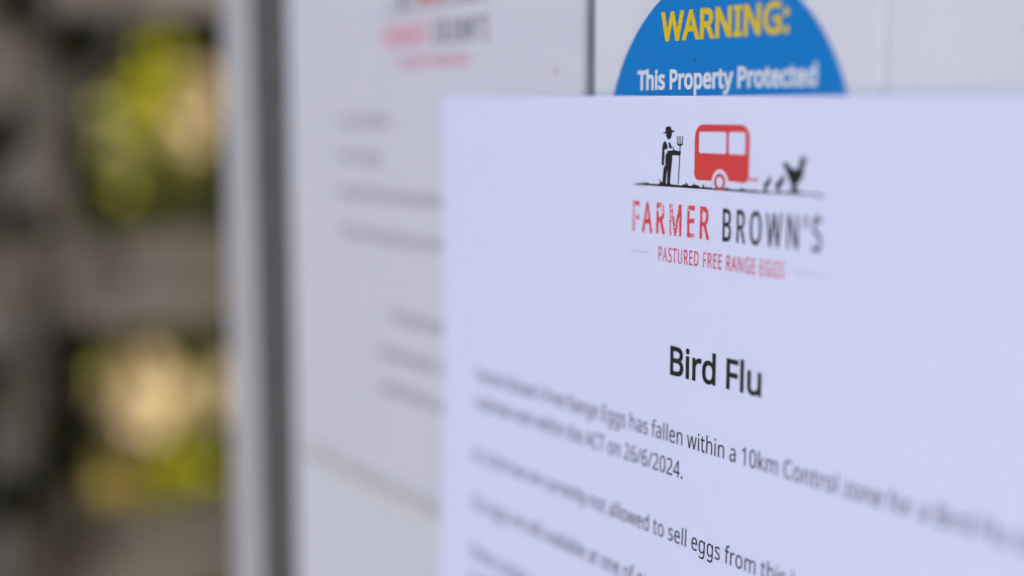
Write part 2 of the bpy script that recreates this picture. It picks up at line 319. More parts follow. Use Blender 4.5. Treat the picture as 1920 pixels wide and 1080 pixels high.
    'o': (593, '540,264 539,232 536,202 531,174 523,148 514,123 502,101 489,80 474,62 457,45 439,31 419,18 397,8 373,0 348,-5 322,-9 295,-10 270,-9 245,-5 222,0 199,8 178,18 158,31 139,45 123,62 107,80 94,101 82,123 72,148 64,174 58,202 55,232 54,264 56,306 61,344 70,379 83,411 100,440 119,464 142,486 168,503 196,517 228,527 262,533 298,535 333,533 365,527 396,517 424,503 450,486 473,464 492,440 509,411 523,379 532,344 538,306|143,264 144,234 147,206 152,180 159,156 169,135 180,116 194,100 210,86 228,76 249,68 272,63 297,62 322,63 345,68 366,76 384,86 400,100 414,116 426,135 435,156 442,180 447,206 450,234 451,264 450,294 447,322 442,347 434,371 425,391 413,410 400,425 384,439 366,449 345,457 322,461 296,463 259,459 227,450 200,433 179,410 164,381 152,347 145,308'),
    'p': (603, '333,535 380,531 421,518 458,497 490,468 516,430 534,383 545,328 549,264 547,221 542,181 534,146 522,113 507,84 490,60 469,38 447,21 421,8 394,-2 364,-8 332,-10 313,-9 294,-7 277,-4 261,1 246,7 232,13 219,21 207,29 197,38 187,47 178,57 170,67 164,67 165,58 166,48 167,37 168,25 169,12 169,1 169,-10 170,-20 170,-235 83,-235 83,525 154,525 166,454 170,454 178,465 187,475 197,486 207,495 219,504 232,512 245,519 260,525 276,529 294,533 313,535|318,463 292,461 270,458 250,451 232,443 217,431 204,418 194,401 185,382 179,361 174,337 171,310 170,280 170,264 170,233 173,204 177,178 183,154 191,133 202,114 215,98 230,85 248,75 269,68 293,63 320,62 343,63 363,68 382,77 399,88 413,103 425,119 436,139 445,160 451,184 456,209 459,236 460,265 458,308 451,346 440,380 425,409 405,432 381,449 352,459'),
    'q': (603, '433,-11 433,-2 434,8 434,19 434,30 435,42 436,52 437,62 438,71 432,71 420,55 406,40 389,26 370,14 349,3 325,-4 298,-8 268,-10 222,-6 181,7 145,29 113,58 87,97 69,143 58,198 54,262 56,305 61,345 69,381 81,413 96,441 114,466 135,487 158,504 183,518 211,528 240,533 271,535 300,534 327,529 351,522 372,512 390,499 407,486 422,470 434,454 438,454 451,525 520,525 520,-235 433,-235|284,62 310,63 333,67 353,73 371,81 386,92 399,106 410,123 419,142 425,163 430,187 433,214 434,243 434,261 432,308 426,349 416,383 401,412 381,435 355,451 322,461 282,464 249,460 221,450 197,433 177,408 162,378 152,344 145,304 143,260 145,216 152,177 163,143 178,114 198,91 222,75 251,65'),
    'r': (405, '328,535 336,535 344,535 352,534 360,534 369,533 376,532 384,531 390,529 379,450 373,451 366,453 359,454 351,455 344,456 337,456 330,457 323,457 308,456 293,454 279,450 265,444 251,437 239,429 227,419 216,408 205,396 196,383 189,369 182,353 177,336 173,319 170,300 170,280 170,0 83,0 83,525 154,525 164,429 168,429 176,444 186,457 197,470 208,483 220,494 233,504 247,513 262,521 277,527 294,532 311,534'),
    's': (470, '425,145 424,121 419,98 411,78 400,60 386,44 369,30 350,18 327,8 303,0 276,-5 247,-9 216,-10 189,-9 165,-8 142,-5 121,-1 102,4 84,10 67,16 51,24 51,102 67,94 86,87 105,80 127,73 149,67 172,63 195,61 218,60 248,61 274,65 296,72 313,81 326,92 335,106 340,120 342,137 341,147 339,156 336,164 331,173 325,180 316,188 306,196 293,204 277,212 259,221 237,230 213,239 188,249 165,259 145,269 125,278 108,289 93,300 80,312 70,325 61,340 55,357 51,375 50,396 53,428 64,455 81,479 104,499 134,515 167,526 205,533 247,535 271,535 294,533 316,530 337,526 357,521 377,515 396,508 415,500 385,431 368,438 351,444 334,450 316,455 297,459 279,462 260,464 241,465 216,464 194,460 176,455 160,448 148,438 139,427 134,415 132,401 133,391 136,381 140,372 145,364 153,357 162,349 174,342 188,335 204,327 223,319 244,310 268,301 292,292 314,282 334,272 353,263 370,252 384,241 397,229 407,215 415,200 421,184 424,165'),
    't': (354, '259,61 269,61 279,62 289,63 299,64 309,66 318,68 325,70 332,72 332,6 325,3 316,0 305,-3 293,-5 281,-7 268,-9 256,-10 244,-10 224,-9 205,-6 186,-2 168,4 152,13 137,24 123,38 112,54 102,73 96,96 92,123 90,153 90,459 16,459 16,500 91,534 125,646 176,646 176,525 328,525 328,459 176,459 176,155 178,132 182,113 189,97 200,84 212,74 226,67 242,62'),
    'u': (606, '523,525 523,0 452,0 439,70 435,70 426,56 416,45 405,34 392,25 379,16 364,9 350,3 334,-1 318,-5 302,-8 286,-9 269,-10 239,-9 211,-5 186,2 163,10 143,22 126,36 111,53 99,73 90,95 83,121 79,150 77,181 77,525 165,525 165,187 166,158 172,132 181,111 193,93 209,79 229,70 253,64 281,62 309,63 334,67 356,74 374,84 390,96 403,111 414,128 422,149 428,171 433,196 435,223 436,252 436,525'),
    'v': (498, '199,0 0,525 92,525 204,216 208,205 212,193 216,181 221,168 225,155 229,142 233,129 236,117 239,106 242,95 244,85 246,76 250,76 252,85 255,95 258,106 261,118 265,130 269,143 273,156 278,169 282,181 287,194 291,205 294,216 406,525 498,525 298,0'),
    'w': (771, '423,297 420,307 417,318 414,328 411,338 408,348 405,357 403,367 400,376 392,410 390,417 389,424 387,431 386,436 382,436 381,431 380,424 379,417 377,410 375,402 373,393 371,385 369,375 367,366 364,356 362,347 359,337 357,327 354,317 350,306 347,296 253,1 155,1 11,526 100,526 173,246 176,232 180,218 184,203 187,189 191,174 194,161 197,147 200,134 202,121 204,110 206,99 207,89 211,89 212,95 214,102 216,110 218,119 226,156 228,166 231,175 233,185 236,195 238,205 241,214 244,222 246,230 339,526 433,526 524,230 527,219 531,207 534,195 538,182 541,170 545,157 548,145 551,133 554,121 556,110 558,100 559,90 563,90 564,99 566,109 568,120 570,132 573,145 576,158 579,172 583,187 587,202 590,217 594,231 598,246 672,526 760,526 614,1 513,1'),
    'y': (500, '1,525 93,525 207,226 212,213 216,200 221,188 225,175 229,163 233,151 237,140 240,128 243,117 246,105 249,94 251,83 255,83 258,97 263,112 268,129 274,148 280,167 287,187 293,207 300,227 407,525 500,525 274,-73 264,-96 253,-119 242,-139 230,-158 217,-176 202,-191 186,-204 169,-215 150,-224 130,-230 107,-234 82,-235 71,-235 60,-235 50,-234 41,-233 33,-232 25,-230 17,-229 11,-227 11,-159 16,-160 23,-161 29,-162 37,-163 44,-164 52,-164 60,-165 69,-165 83,-164 97,-162 110,-158 121,-153 132,-147 142,-140 151,-131 159,-121 166,-110 173,-98 180,-85 185,-72 213,-2'),
    'z': (461, '423,0 38,0 38,57 321,459 55,459 55,525 416,525 416,461 137,67 423,67'),
    '0': (561, '513,351 512,309 510,270 506,234 500,199 493,167 483,137 472,110 459,86 444,64 427,45 408,28 387,15 363,4 338,-4 310,-8 279,-10 242,-7 208,1 177,14 150,33 125,57 105,86 87,119 73,157 62,200 54,246 50,297 48,351 49,406 54,456 61,503 71,545 84,583 101,616 121,644 145,668 173,687 204,700 240,708 279,711 317,708 351,700 382,687 410,668 434,644 455,616 473,583 487,545 498,503 506,456 511,406|134,351 135,305 138,263 142,225 149,191 157,161 167,135 180,114 195,96 212,82 232,72 254,66 279,64 305,66 327,72 347,81 364,95 379,113 392,135 402,161 411,191 417,225 422,263 425,305 425,351 425,397 422,439 417,477 411,510 402,540 392,566 379,587 364,605 347,619 327,629 305,635 279,637 254,635 232,629 212,619 195,605 180,587 167,566 157,540 149,510 142,477 138,439 135,397'),
    '2': (561, '510,0 47,0 47,72 230,257 256,283 279,307 300,330 320,351 337,371 351,392 364,412 375,432 383,452 388,473 392,496 393,519 391,546 385,569 374,590 359,606 340,619 319,629 296,634 270,636 245,635 222,632 200,626 180,619 160,609 141,598 121,584 101,570 55,627 69,639 84,650 99,660 115,670 132,678 150,686 168,693 187,699 206,704 227,707 248,709 270,710 301,708 331,704 358,697 382,687 405,675 424,660 441,643 455,623 467,601 475,577 480,551 481,524 480,497 476,470 469,445 459,421 446,397 432,373 415,349 396,326 375,302 352,278 328,253 302,226 156,82 156,78 510,78'),
    '4': (561, '541,159 439,159 439,0 356,0 356,159 21,159 21,232 350,704 439,704 439,236 541,236|356,457 356,469 356,481 356,493 356,503 357,514 357,524 357,534 358,543 358,552 359,561 359,570 359,579 360,587 360,596 360,604 361,612 357,612 353,602 348,592 343,582 337,572 331,561 326,552 320,543 315,535 105,236 356,236'),
    '6': (561, '54,299 54,329 56,359 59,389 62,419 67,448 74,476 82,503 91,530 102,555 116,579 131,602 148,623 167,642 189,659 213,674 240,687 269,697 301,704 336,708 375,710 385,710 396,709 408,709 420,708 432,707 443,705 452,703 461,701 461,627 452,630 442,633 432,635 421,636 410,638 399,638 388,639 376,639 344,638 314,634 288,627 264,617 242,604 223,590 207,573 193,555 181,535 170,513 162,489 155,465 150,439 145,412 142,384 140,356 146,356 154,367 163,378 173,388 183,398 195,407 208,415 222,422 238,427 254,432 272,436 291,438 312,438 341,437 369,432 394,424 418,413 440,399 459,383 475,363 489,341 500,316 508,288 513,258 515,225 513,190 508,158 499,128 487,100 472,75 454,53 434,34 410,19 384,6 356,-3 325,-8 292,-10 268,-9 244,-5 221,1 199,9 178,19 158,32 140,48 123,66 108,86 94,109 82,134 72,162 64,193 58,226 55,261|291,63 321,65 347,73 371,85 391,102 408,125 420,153 427,187 429,225 427,257 421,285 410,310 396,331 377,349 353,361 326,368 294,371 272,369 251,366 232,360 214,351 198,341 183,330 171,317 160,303 152,288 146,273 142,258 141,242 142,226 144,210 146,194 150,178 156,163 162,148 170,134 179,121 189,108 200,97 213,87 226,78 241,72 256,67 273,64'),
    '/': (365, '355,700 94,0 10,0 271,700'),
    '1': (561, '348,0 264,0 264,489 264,503 264,515 264,527 264,537 264,547 265,556 265,565 266,574 268,610 260,602 253,595 246,589 239,583 207,556 132,495 87,553 276,700 348,700'),
    '.': (263, '71,53 72,70 75,84 81,95 88,104 97,110 108,115 119,118 130,119 143,118 154,115 164,110 174,104 182,95 188,84 191,70 192,53 191,37 188,23 182,11 174,2 164,-5 154,-10 143,-13 130,-14 119,-13 108,-10 97,-5 88,2 81,11 75,23 72,37'),
    "'": (221, '157,700 137,447 83,447 64,700'),
    ':': (263, '71,53 72,70 75,84 81,95 88,104 97,110 108,115 119,118 130,119 143,118 154,115 164,110 174,104 182,95 188,84 191,70 192,53 191,37 188,23 182,11 174,2 164,-5 154,-10 143,-13 130,-14 119,-13 108,-10 97,-5 88,2 81,11 75,23 72,37|71,473 72,490 75,504 81,516 88,525 97,531 108,536 119,538 130,539 143,538 154,536 164,531 174,525 182,516 188,504 191,490 192,473 191,456 188,442 182,431 174,422 164,415 154,410 143,407 130,406 119,407 108,410 97,415 88,422 81,431 75,442 72,456'),
    ' ': (255, ''),
}
LOGO = {
    'hat_face': '-1821,1011 -1775,1028 -1724,1043 -1730,1099 -1708,1130 -1644,1142 -1570,1131 -1542,1070 -1451,1060 -1446,1046 -1523,1023 -1536,1017 -1539,961 -1573,911 -1622,892 -1669,906 -1704,952 -1715,1008 -1774,1007',
    'arm': '-1748,860 -1794,831 -1820,760 -1827,632 -1832,519 -1836,405 -1773,396 -1753,433 -1768,464 -1751,549 -1748,634 -1759,690 -1733,702 -1681,712 -1649,738 -1673,791 -1713,846',
    'bib': '-1644,836 -1582,831 -1552,786 -1516,737 -1525,729 -1603,730 -1618,778',
    'body': '-1641,682 -1506,687 -1479,702 -1503,759 -1489,759 -1447,697 -1311,679 -1262,687 -1252,632 -1276,596 -1472,601 -1509,595 -1517,471 -1537,330 -1557,203 -1566,76 -1535,42 -1657,44 -1656,185 -1647,319 -1671,255 -1692,141 -1694,35 -1805,38 -1794,180 -1779,322 -1757,380 -1711,409 -1721,451 -1723,522 -1713,607 -1674,633',
    'fork': '-1376,963 -1360,963 -1351,824 -1314,814 -1318,964 -1302,964 -1299,811 -1265,812 -1266,964 -1253,965 -1249,812 -1218,827 -1206,965 -1192,965 -1195,806 -1228,785 -1264,776 -1275,478 -1306,51 -1326,50 -1298,477 -1287,775 -1336,786 -1366,803',
    'van': '-599,1183 -322,1182 -9,1183 438,1183 519,1168 600,1119 662,1042 684,964 689,664 695,248 941,250 946,227 706,210 628,188 568,175 367,168 143,166 124,238 77,303 14,347 -49,368 -105,373 -164,364 -226,339 -282,290 -318,228 -338,159 -529,156 -702,152 -768,170 -824,230 -836,298 -834,628 -835,970 -812,1066 -748,1135 -673,1172',
    'win1': '-670,1047 -319,1051 15,1053 46,1041 59,1015 64,836 64,689 46,665 16,657 -308,660 -650,665 -694,679 -716,712 -720,862 -719,1006 -707,1036',
    'win2': '169,1056 362,1059 542,1059 568,1044 581,1015 586,845 585,681 570,659 534,651 373,654 200,659 153,671 128,704 123,863 123,1016 134,1045',
    'ground1': '-2708,-7 -2709,12 -2441,34 -2405,56 -2381,40 -2321,45 -2261,62 -2220,32 -1917,37 -1871,70 -1924,140 -1820,80 -1778,60 -1274,39 -1229,36 -1140,65 -1073,61 -1101,108 -1038,80 -1018,49 -940,43 -864,65 -849,107 -827,71 -744,68 -645,28 -602,30 -571,98 -533,36 -479,31 -463,59 -428,29 -387,28 -367,56 -319,24 -271,31 43,34 84,59 187,33 330,30 432,35 511,67 612,38 885,34',
    'ground2': '603,34 936,44 950,30 1050,28 1092,53 1156,43 1178,28 1387,31 1539,52 1567,35 1730,57 1811,46 1999,64 2132,52 2263,53 2419,52 2574,36 2613,18 2588,5 2264,26 1866,21 1179,3 604,-5 457,-7',
    'ground1b': '886,18 -270,4 -1273,1',
    'hen': '1632,530 1657,537 1695,491 1744,451 1826,422 1906,415 1972,440 1997,487 2007,570 2038,639 2078,627 2111,632 2100,572 2064,480 2054,370 2004,285 1939,227 1880,193 1932,70 1965,58 1919,56 1861,178 1841,177 1844,66 1865,53 1805,51 1824,65 1820,195 1778,240 1728,321 1677,412 1623,494 1599,507',
    'chick1': '1254,280 1258,238 1222,180 1174,135 1147,110 1156,44 1128,34 1133,100 1111,118 1111,142 1145,177 1200,221',
    'chick2': '1578,311 1593,270 1568,213 1515,154 1468,124 1477,45 1456,44 1451,119 1412,131 1404,159 1452,191 1519,248',
}

# ---------------------------------------------------------------- ground
def grid_mesh(name, xs, ys, zf):
    V = [(x, y, zf(x, y)) for y in ys for x in xs]
    n = len(xs)
    F = [(j * n + i, j * n + i + 1, (j + 1) * n + i + 1, (j + 1) * n + i) for j in range(len(ys) - 1) for i in range(n - 1)]
    return mesh(name, V, F, True)

def spaced(a, b, c=12.0):
    s = [-600, -150, -80, -45, -25, -16, -11]
    k = -8.0
    while k <= 8.0: s.append(k); k += 0.4
    return s + [11, 16, 25, 45, 80, 150, 600]
m, nt, bs = new_mat('garden_soil')
n = noise(nt, 3.0, 8, 0.65)
r = ramp(nt, n.outputs[0], [(0.35, (0.02, 0.016, 0.009)), (0.5, (0.045, 0.036, 0.02)), (0.68, (0.085, 0.07, 0.045))])
nt.links.new(r.outputs[0], bs.inputs['Base Color']); bs.inputs['Roughness'].default_value = 0.95
bump(nt, n.outputs[0], bs, 0.6, 0.03)
g = link('ground', grid_mesh('ground', spaced(0, 0), spaced(0, 0), lambda x, y: -0.03 * abs(math.sin(x * 0.7) * math.sin(y * 0.9 + 1)) - 0.004), m)
tag(g, 'bare garden soil with dry litter', kind='structure')
m, nt, bs = new_mat('gravel_path')
n = noise(nt, 45, 6, 0.7)
r = ramp(nt, n.outputs[0], [(0.3, (0.20, 0.18, 0.15)), (0.7, (0.42, 0.39, 0.34))])
nt.links.new(r.outputs[0], bs.inputs['Base Color']); bs.inputs['Roughness'].default_value = 0.95
bump(nt, n.outputs[0], bs, 0.8, 0.01)
pth = link('path', mesh('path', [(-0.42, -6, 0.006), (9, -6, 0.006), (9, 0.75, 0.006), (-0.42, 0.75, 0.006)], [(0, 1, 2, 3)]), m)
tag(pth, 'pale gravel path', kind='structure')

# ---------------------------------------------------------------- the white cabinet
X0, X1 = -0.152, 0.62                       # left and right outside edges
cab = empty('cabinet', (0.2, 0.25, 0.0))
tag(cab, 'white painted roadside cabinet with boarded door and grey door seal', 'cabinet')
ci = (-0.2, -0.25, 0.0)
def cbox(name, lo, hi, mat, bevel=0.0, parent=cab):
    o = box(name, lo, hi, mat, None, bevel)
    o.parent = parent
    o.matrix_parent_inverse = Matrix.Translation(ci) if parent is cab else Matrix.Identity(4)
    return o
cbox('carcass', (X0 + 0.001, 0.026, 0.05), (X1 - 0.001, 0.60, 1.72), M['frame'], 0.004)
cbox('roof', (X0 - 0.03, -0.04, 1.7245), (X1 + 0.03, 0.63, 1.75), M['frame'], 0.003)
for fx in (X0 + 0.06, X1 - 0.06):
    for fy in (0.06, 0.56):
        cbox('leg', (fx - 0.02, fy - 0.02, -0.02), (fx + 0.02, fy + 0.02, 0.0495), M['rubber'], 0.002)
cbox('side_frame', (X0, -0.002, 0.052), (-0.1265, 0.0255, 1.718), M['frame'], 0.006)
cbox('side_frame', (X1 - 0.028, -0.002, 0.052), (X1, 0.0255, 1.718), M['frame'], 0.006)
cbox('door_seal', (-0.1262, -0.0012, 0.06), (-0.0972, 0.0252, 1.70), M['rubber'], 0.003)
cbox('door_seal', (X1 - 0.052, -0.0012, 0.06), (X1 - 0.0285, 0.0252, 1.70), M['rubber'], 0.003)
cbox('door_backing', (-0.0965, 0.012, 0.06), (X1 - 0.0525, 0.0245, 1.70), M['paint'])
# the boards of the door, with V shaped joints
def board(xa, xb):
    r_ = 0.0006
    prof = [(xa, 0.0115), (xa, r_), (xa + r_ * 0.35, r_ * 0.3), (xa + r_, 0.0), (xb - r_, 0.0), (xb - r_ * 0.35, r_ * 0.3), (xb, r_), (xb, 0.0115)]
    za, zb = 0.062, 1.698
    V = [(x, y, za) for x, y in prof] + [(x, y, zb) for x, y in prof]
    k = len(prof)
    F = [(i, (i + 1) % k, (i + 1) % k + k, i + k) for i in range(k)] + [tuple(range(k - 1, -1, -1)), tuple(range(k, 2 * k))]
    o = link('board', mesh('board', V, F), M['paint'])
    o.parent = cab; o.matrix_parent_inverse = Matrix.Translation(ci)
    return o
joints = [-0.0965, -0.0205, 0.0615, 0.1432, 0.2255, 0.3075, 0.3895, 0.4715, 0.5672]
gaps = [0.0, 0.0012, 0.0028, 0.0003, 0.0016, 0.0012, 0.0015, 0.0012, 0.0]
for i in range(len(joints) - 1):
    board(joints[i] + gaps[i] / 2, joints[i + 1] - gaps[i + 1] / 2)
cbox('joint_filler', (0.0602, 0.0001, 0.063), (0.0627, 0.0118, 1.697), M['filler'])
hd = cbox('handle', (0.505, -0.045, 0.98), (0.523, -0.030, 1.16), M['steel'], 0.004)
for hz in (0.99, 1.13):
    b_ = box('handle_bracket', (0.507, -0.0302, hz), (0.521, -0.0002, hz + 0.018), M['steel'], None, 0.002)
    b_.parent = hd
for hz in (0.35, 1.45):
    cbox('hinge', (-0.112, -0.006, hz), (-0.085, 0.003, hz + 0.07), M['steel'], 0.002)

# ---------------------------------------------------------------- lettering
def parse(s):
    return [[tuple(map(float, p.split(','))) for p in c.split()] for c in s.split('|')] if s else []

def text_contours(txt, cap, x, z, squeeze=1.0, track=0.0, jitter=0.0, scales=None):
    """contours of a line of text; x, z is the start of the baseline, cap the cap height in metres"""
    k = cap / 700.0
    out = []
    rnd = random.Random(txt)
    for ch in txt:
        adv, s = PARSED[ch]
        shape = []
        for c in s:
            q = [(x + px * k * squeeze, z + pz * k) for px, pz in c]
            if jitter:
                d = []
                for i in range(len(q)):
                    a, b = q[i], q[(i + 1) % len(q)]
                    L = math.hypot(b[0] - a[0], b[1] - a[1]); nseg = max(1, int(L / (cap * 0.10)))
                    for j in range(nseg):
                        t = j / nseg
                        d.append((a[0] + (b[0] - a[0]) * t + rnd.uniform(-jitter, jitter), a[1] + (b[1] - a[1]) * t + rnd.uniform(-jitter, jitter)))
                q = d
            shape.append(q)
        if shape: out.append(shape)
        x += adv * k * squeeze + track
    return out, x

def text_width(txt, cap, squeeze=1.0, track=0.0):
    return sum(PARSED[c][0] * cap / 700 * squeeze + track for c in txt)

def fatten(c, off):
    """move a closed contour outwards; glyph contours all keep their ink on the same side"""
    c = [p for i, p in enumerate(c) if math.hypot(p[0] - c[i - 1][0], p[1] - c[i - 1][1]) > 1e-6]
    out, n = [], len(c)
    for i in range(n):
        a, p, b = c[i - 1], c[i], c[(i + 1) % n]
        d1 = (p[0] - a[0], p[1] - a[1]); d2 = (b[0] - p[0], b[1] - p[1])
        l1 = math.hypot(*d1); l2 = math.hypot(*d2)
        n1 = (-d1[1] / l1, d1[0] / l1); n2 = (-d2[1] / l2, d2[0] / l2)
        m = (n1[0] + n2[0], n1[1] + n2[1]); lm = math.hypot(*m)
        if lm < 0.35:                      # very sharp corner: two points instead of a spike
            out.append((p[0] + n1[0] * off, p[1] + n1[1] * off)); out.append((p[0] + n2[0] * off, p[1] + n2[1] * off)); continue
        k = min(2.0 / lm, 1.8)
        out.append((p[0] + m[0] / lm * off * k, p[1] + m[1] / lm * off * k))
    return out

_cdt = {}
def glyph_mesh(cs, evenodd):
    """triangles of the inked area inside the contours cs (units), whatever way they cross"""
    vs, es = [], []
    for c in cs:
        i0 = len(vs); vs += [Vector(p) for p in c]; es += [(i0 + i, i0 + (i + 1) % len(c)) for i in range(len(c))]
    V, E, F = delaunay_2d_cdt(vs, es, [], 0, 1e-5)[:3]
    out = []
    for f in F:
        q = [V[i] for i in f]
        px = sum(v.x for v in q) / len(q); py = sum(v.y for v in q) / len(q)
        wn = 0
        for c in cs:
            for i in range(len(c)):
                (ax, ay), (bx, by) = c[i - 1], c[i]
                if (ay > py) != (by > py):
                    if ax + (py - ay) * (bx - ax) / (by - ay) > px: wn += 1 if by > ay else -1
        if (wn % 2 if evenodd else wn != 0): out.append(tuple(f))
    return [(v.x, v.y) for v in V], out

def fill(name, contours, mat, parent, off=0.0, warp=None, lift=0.00006, max_edge=0.004):
    """flat print lying on the sheet of its parent, in the parent's local x, z.
    contours: a list of shapes; each shape is a list of contours (a glyph with its holes)"""
    V, F = [], []
    for shape in contours:
        if not isinstance(shape[0], list): shape = [shape]
        ox, oz = shape[0][0]
        u = [[((p[0] - ox) * 1e4, (p[1] - oz) * 1e4) for p in c] for c in shape]
        if off: u = [fatten(c, off * 1e4) for c in u]
        key = tuple(tuple((round(p[0], 3), round(p[1], 3)) for p in c) for c in u)
        if key not in _cdt: _cdt[key] = glyph_mesh(u, name in ('caravan_print', 'wheel_print'))
        v, f = _cdt[key]
        i = len(V)
        V += [Vector((ox + p[0] * 1e-4, 0, oz + p[1] * 1e-4)) for p in v]
        F += [tuple(i + k for k in q) for q in f]
    me = mesh(name, V, F)
    bm = bmesh.new(); bm.from_mesh(me)
    if warp:
        for _ in range(3):
            ed = [e for e in bm.edges if e.calc_length() > max_edge]
            if not ed: break
            bmesh.ops.subdivide_edges(bm, edges=ed, cuts=1)
        bmesh.ops.triangulate(bm, faces=[f for f in bm.faces if len(f.verts) > 3])
    for v in bm.verts:
        v.co.y = (warp(v.co.x, v.co.z) if warp else 0.0) - lift
    for f in bm.faces:
        f.normal_update()
        if f.normal.y > 0: f.normal_flip()
    bm.to_mesh(me); bm.free()
    return link(name, me, mat, parent)

def rrect(x0, z0, x1, z1, r, r2=None, n=7):
    r2 = r if r2 is None else r2            # r top radius, r2 bottom radius
    out = []
    for cx, cz, rr, a0 in ((x1 - r, z1 - r, r, 0), (x0 + r, z1 - r, r, 90), (x0 + r2, z0 + r2, r2, 180), (x1 - r2, z0 + r2, r2, 270)):
        for i in range(n):
            a = R(a0 + 90 * i / (n - 1)); out.append((cx + rr * math.cos(a), cz + rr * math.sin(a)))
    return out

def circ(cx, cz, r, n=40, a0=0, a1=360):
    return [(cx + r * math.cos(R(a0 + (a1 - a0) * i / n)), cz + r * math.sin(R(a0 + (a1 - a0) * i / n))) for i in range(n)]

def sheet(name, w, h, thick, mat, warp, parent, nx=28, nz=36, skew=0.0):
    V, F = [], []
    for s in (0, 1):
        for j in range(nz + 1):
            for i in range(nx + 1):
                x, z = w * i / nx, -h * j / nz
                V.append((x, warp(x, z) + s * thick, z - skew * x * (1 + z / h)))
    n = nx + 1; K = n * (nz + 1)
    for j in range(nz):
        for i in range(nx):
            a = j * n + i
            F.append((a, a + n, a + n + 1, a + 1)); F.append((a + K, a + K + 1, a + K + n + 1, a + K + n))
    rim = [(i, i + 1) for i in range(nx)] + [(nz * n + i + 1, nz * n + i) for i in range(nx)]
    rim += [((j + 1) * n, j * n) for j in range(nz)] + [(j * n + nx, (j + 1) * n + nx) for j in range(nz)]
    for a, b in rim:                        # the cut edge has its own vertices, so that the face shades flat
        i = len(V); V += [V[a], V[b], V[b + K], V[a + K]]; F.append((i, i + 1, i + 2, i + 3))
    return link(name, mesh(name, V, F, True), mat, parent)

PARSED = {k: (v[0], parse(v[1])) for k, v in GLYPHS.items()}
LG = {k: [(float(p.split(',')[0]) * 1e-5, float(p.split(',')[1]) * 1e-5) for p in v.split()] for k, v in LOGO.items()}

def letterhead(root, cx, cz, warp):
    """the farm's letterhead: farmer, caravan and hens above the name; cx, cz = middle of the ground line"""
    sh = lambda pts: [(cx + x, cz + z) for x, z in pts]
    hl = empty('letterhead', (0, 0, 0), root)
    lf = 0.00006
    blk = [sh(LG[k]) for k in ('hat_face', 'arm', 'bib', 'body', 'hen', 'chick1', 'chick2')]
    fill('farmer_print', [sh(LG[k]) for k in ('hat_face', 'arm', 'bib')] + [sh(LG['body'])], M['black'], hl, 0, warp, lf)
    fill('fork_print', [sh(LG['fork'])], M['black'], hl, 0, warp, 0.00009)
    fill('hen_print', [sh(LG['hen'][::-1])], M['black'], hl, -0.00024, warp, 0.00009)
    fill('chick_print', [sh(LG['chick1'][::-1])], M['black'], hl, -0.00020, warp, 0.00009)
    fill('chick_print', [sh(LG['chick2'][::-1])], M['black'], hl, -0.00020, warp, 0.00009)
    gl = LG['ground1'] + [p for p in LG['ground2'] if p[0] > 0.0089]
    gl = [p for p in LG['ground1'] if p[0] < 0.0088] + [(0.00936, 0.00040)] + [p for p in LG['ground2'][1:-3]] + [(0.0118, 0.00003), (0.0089, 0.0), (-0.0027, 0.0), (-0.0127, 0.0)]
    fill('ground_print', [sh(gl)], M['black'], hl, 0, warp, lf)
    wx, wz = -0.00100, 0.00148
    van = rrect(-0.00836, 0.00160, 0.00692, 0.01183, 0.0024, 0.0013)
    # wheel arch cut into the bottom edge
    lower = [p for p in van]
    i0 = max(i for i, p in enumerate(lower) if p[0] < 0 and p[1] < 0.00161)
    arch = [(wx - 0.00232 * math.cos(R(a)), wz + 0.00232 * math.sin(R(a))) for a in range(4, 177, 8)]
    van = lower[:i0 + 1] + arch + lower[i0 + 1:]
    fill('caravan_print', [[sh(van), sh(rrect(-0.00720, 0.00658, 0.00062, 0.01053, 0.0005)), sh(rrect(0.00126, 0.00655, 0.00586, 0.01056, 0.0005))]], M['red'], hl, 0, warp, 0.00009)
    fill('wheel_print', [[sh(circ(wx, wz, 0.00152)), sh(circ(wx, wz, 0.00100))]], M['red'], hl, 0, warp, 0.00014)
    fill('tow_bar_print', [sh([(0.00694, 0.00212), (0.00945, 0.00212), (0.00945, 0.00244), (0.00694, 0.00244)])], M['red'], hl, 0, warp, 0.00012)
    # the name and the line under it
    c, xe = text_contours('FARMER', 0.00575, cx - 0.0278, cz - 0.00910, 0.60, 0.00106, 0.00006)
    fill('name_print', c, M['redworn'], hl, 0.00013, warp, lf)
    c, xe = text_contours("BROWN'S", 0.00575, cx - 0.0003, cz - 0.00910, 0.55, 0.00098, 0.00006)
    fill('name_print', c, M['navy'], hl, 0.00008, warp, lf)
    tg = 'PASTURED FREE RANGE EGGS'
    w0 = text_width(tg, 0.00275, 0.60, 0.00038)
    c, xe = text_contours(tg, 0.00275, cx - 0.0191, cz - 0.01440, 0.58, 0.00038 + (0.0370 - w0) / len(tg), 0.00002)
    fill('tagline_print', c, M['red_small'], hl, 0.00002, warp, lf)
    for xa, xb in ((-0.0281, -0.0220), (0.0190, 0.0262)):
        fill('rule_print', [sh([(xa, -0.01315), (xb, -0.01315), (xb, -0.01300), (xa, -0.01300)])], M['grey'], hl, 0, warp, lf)

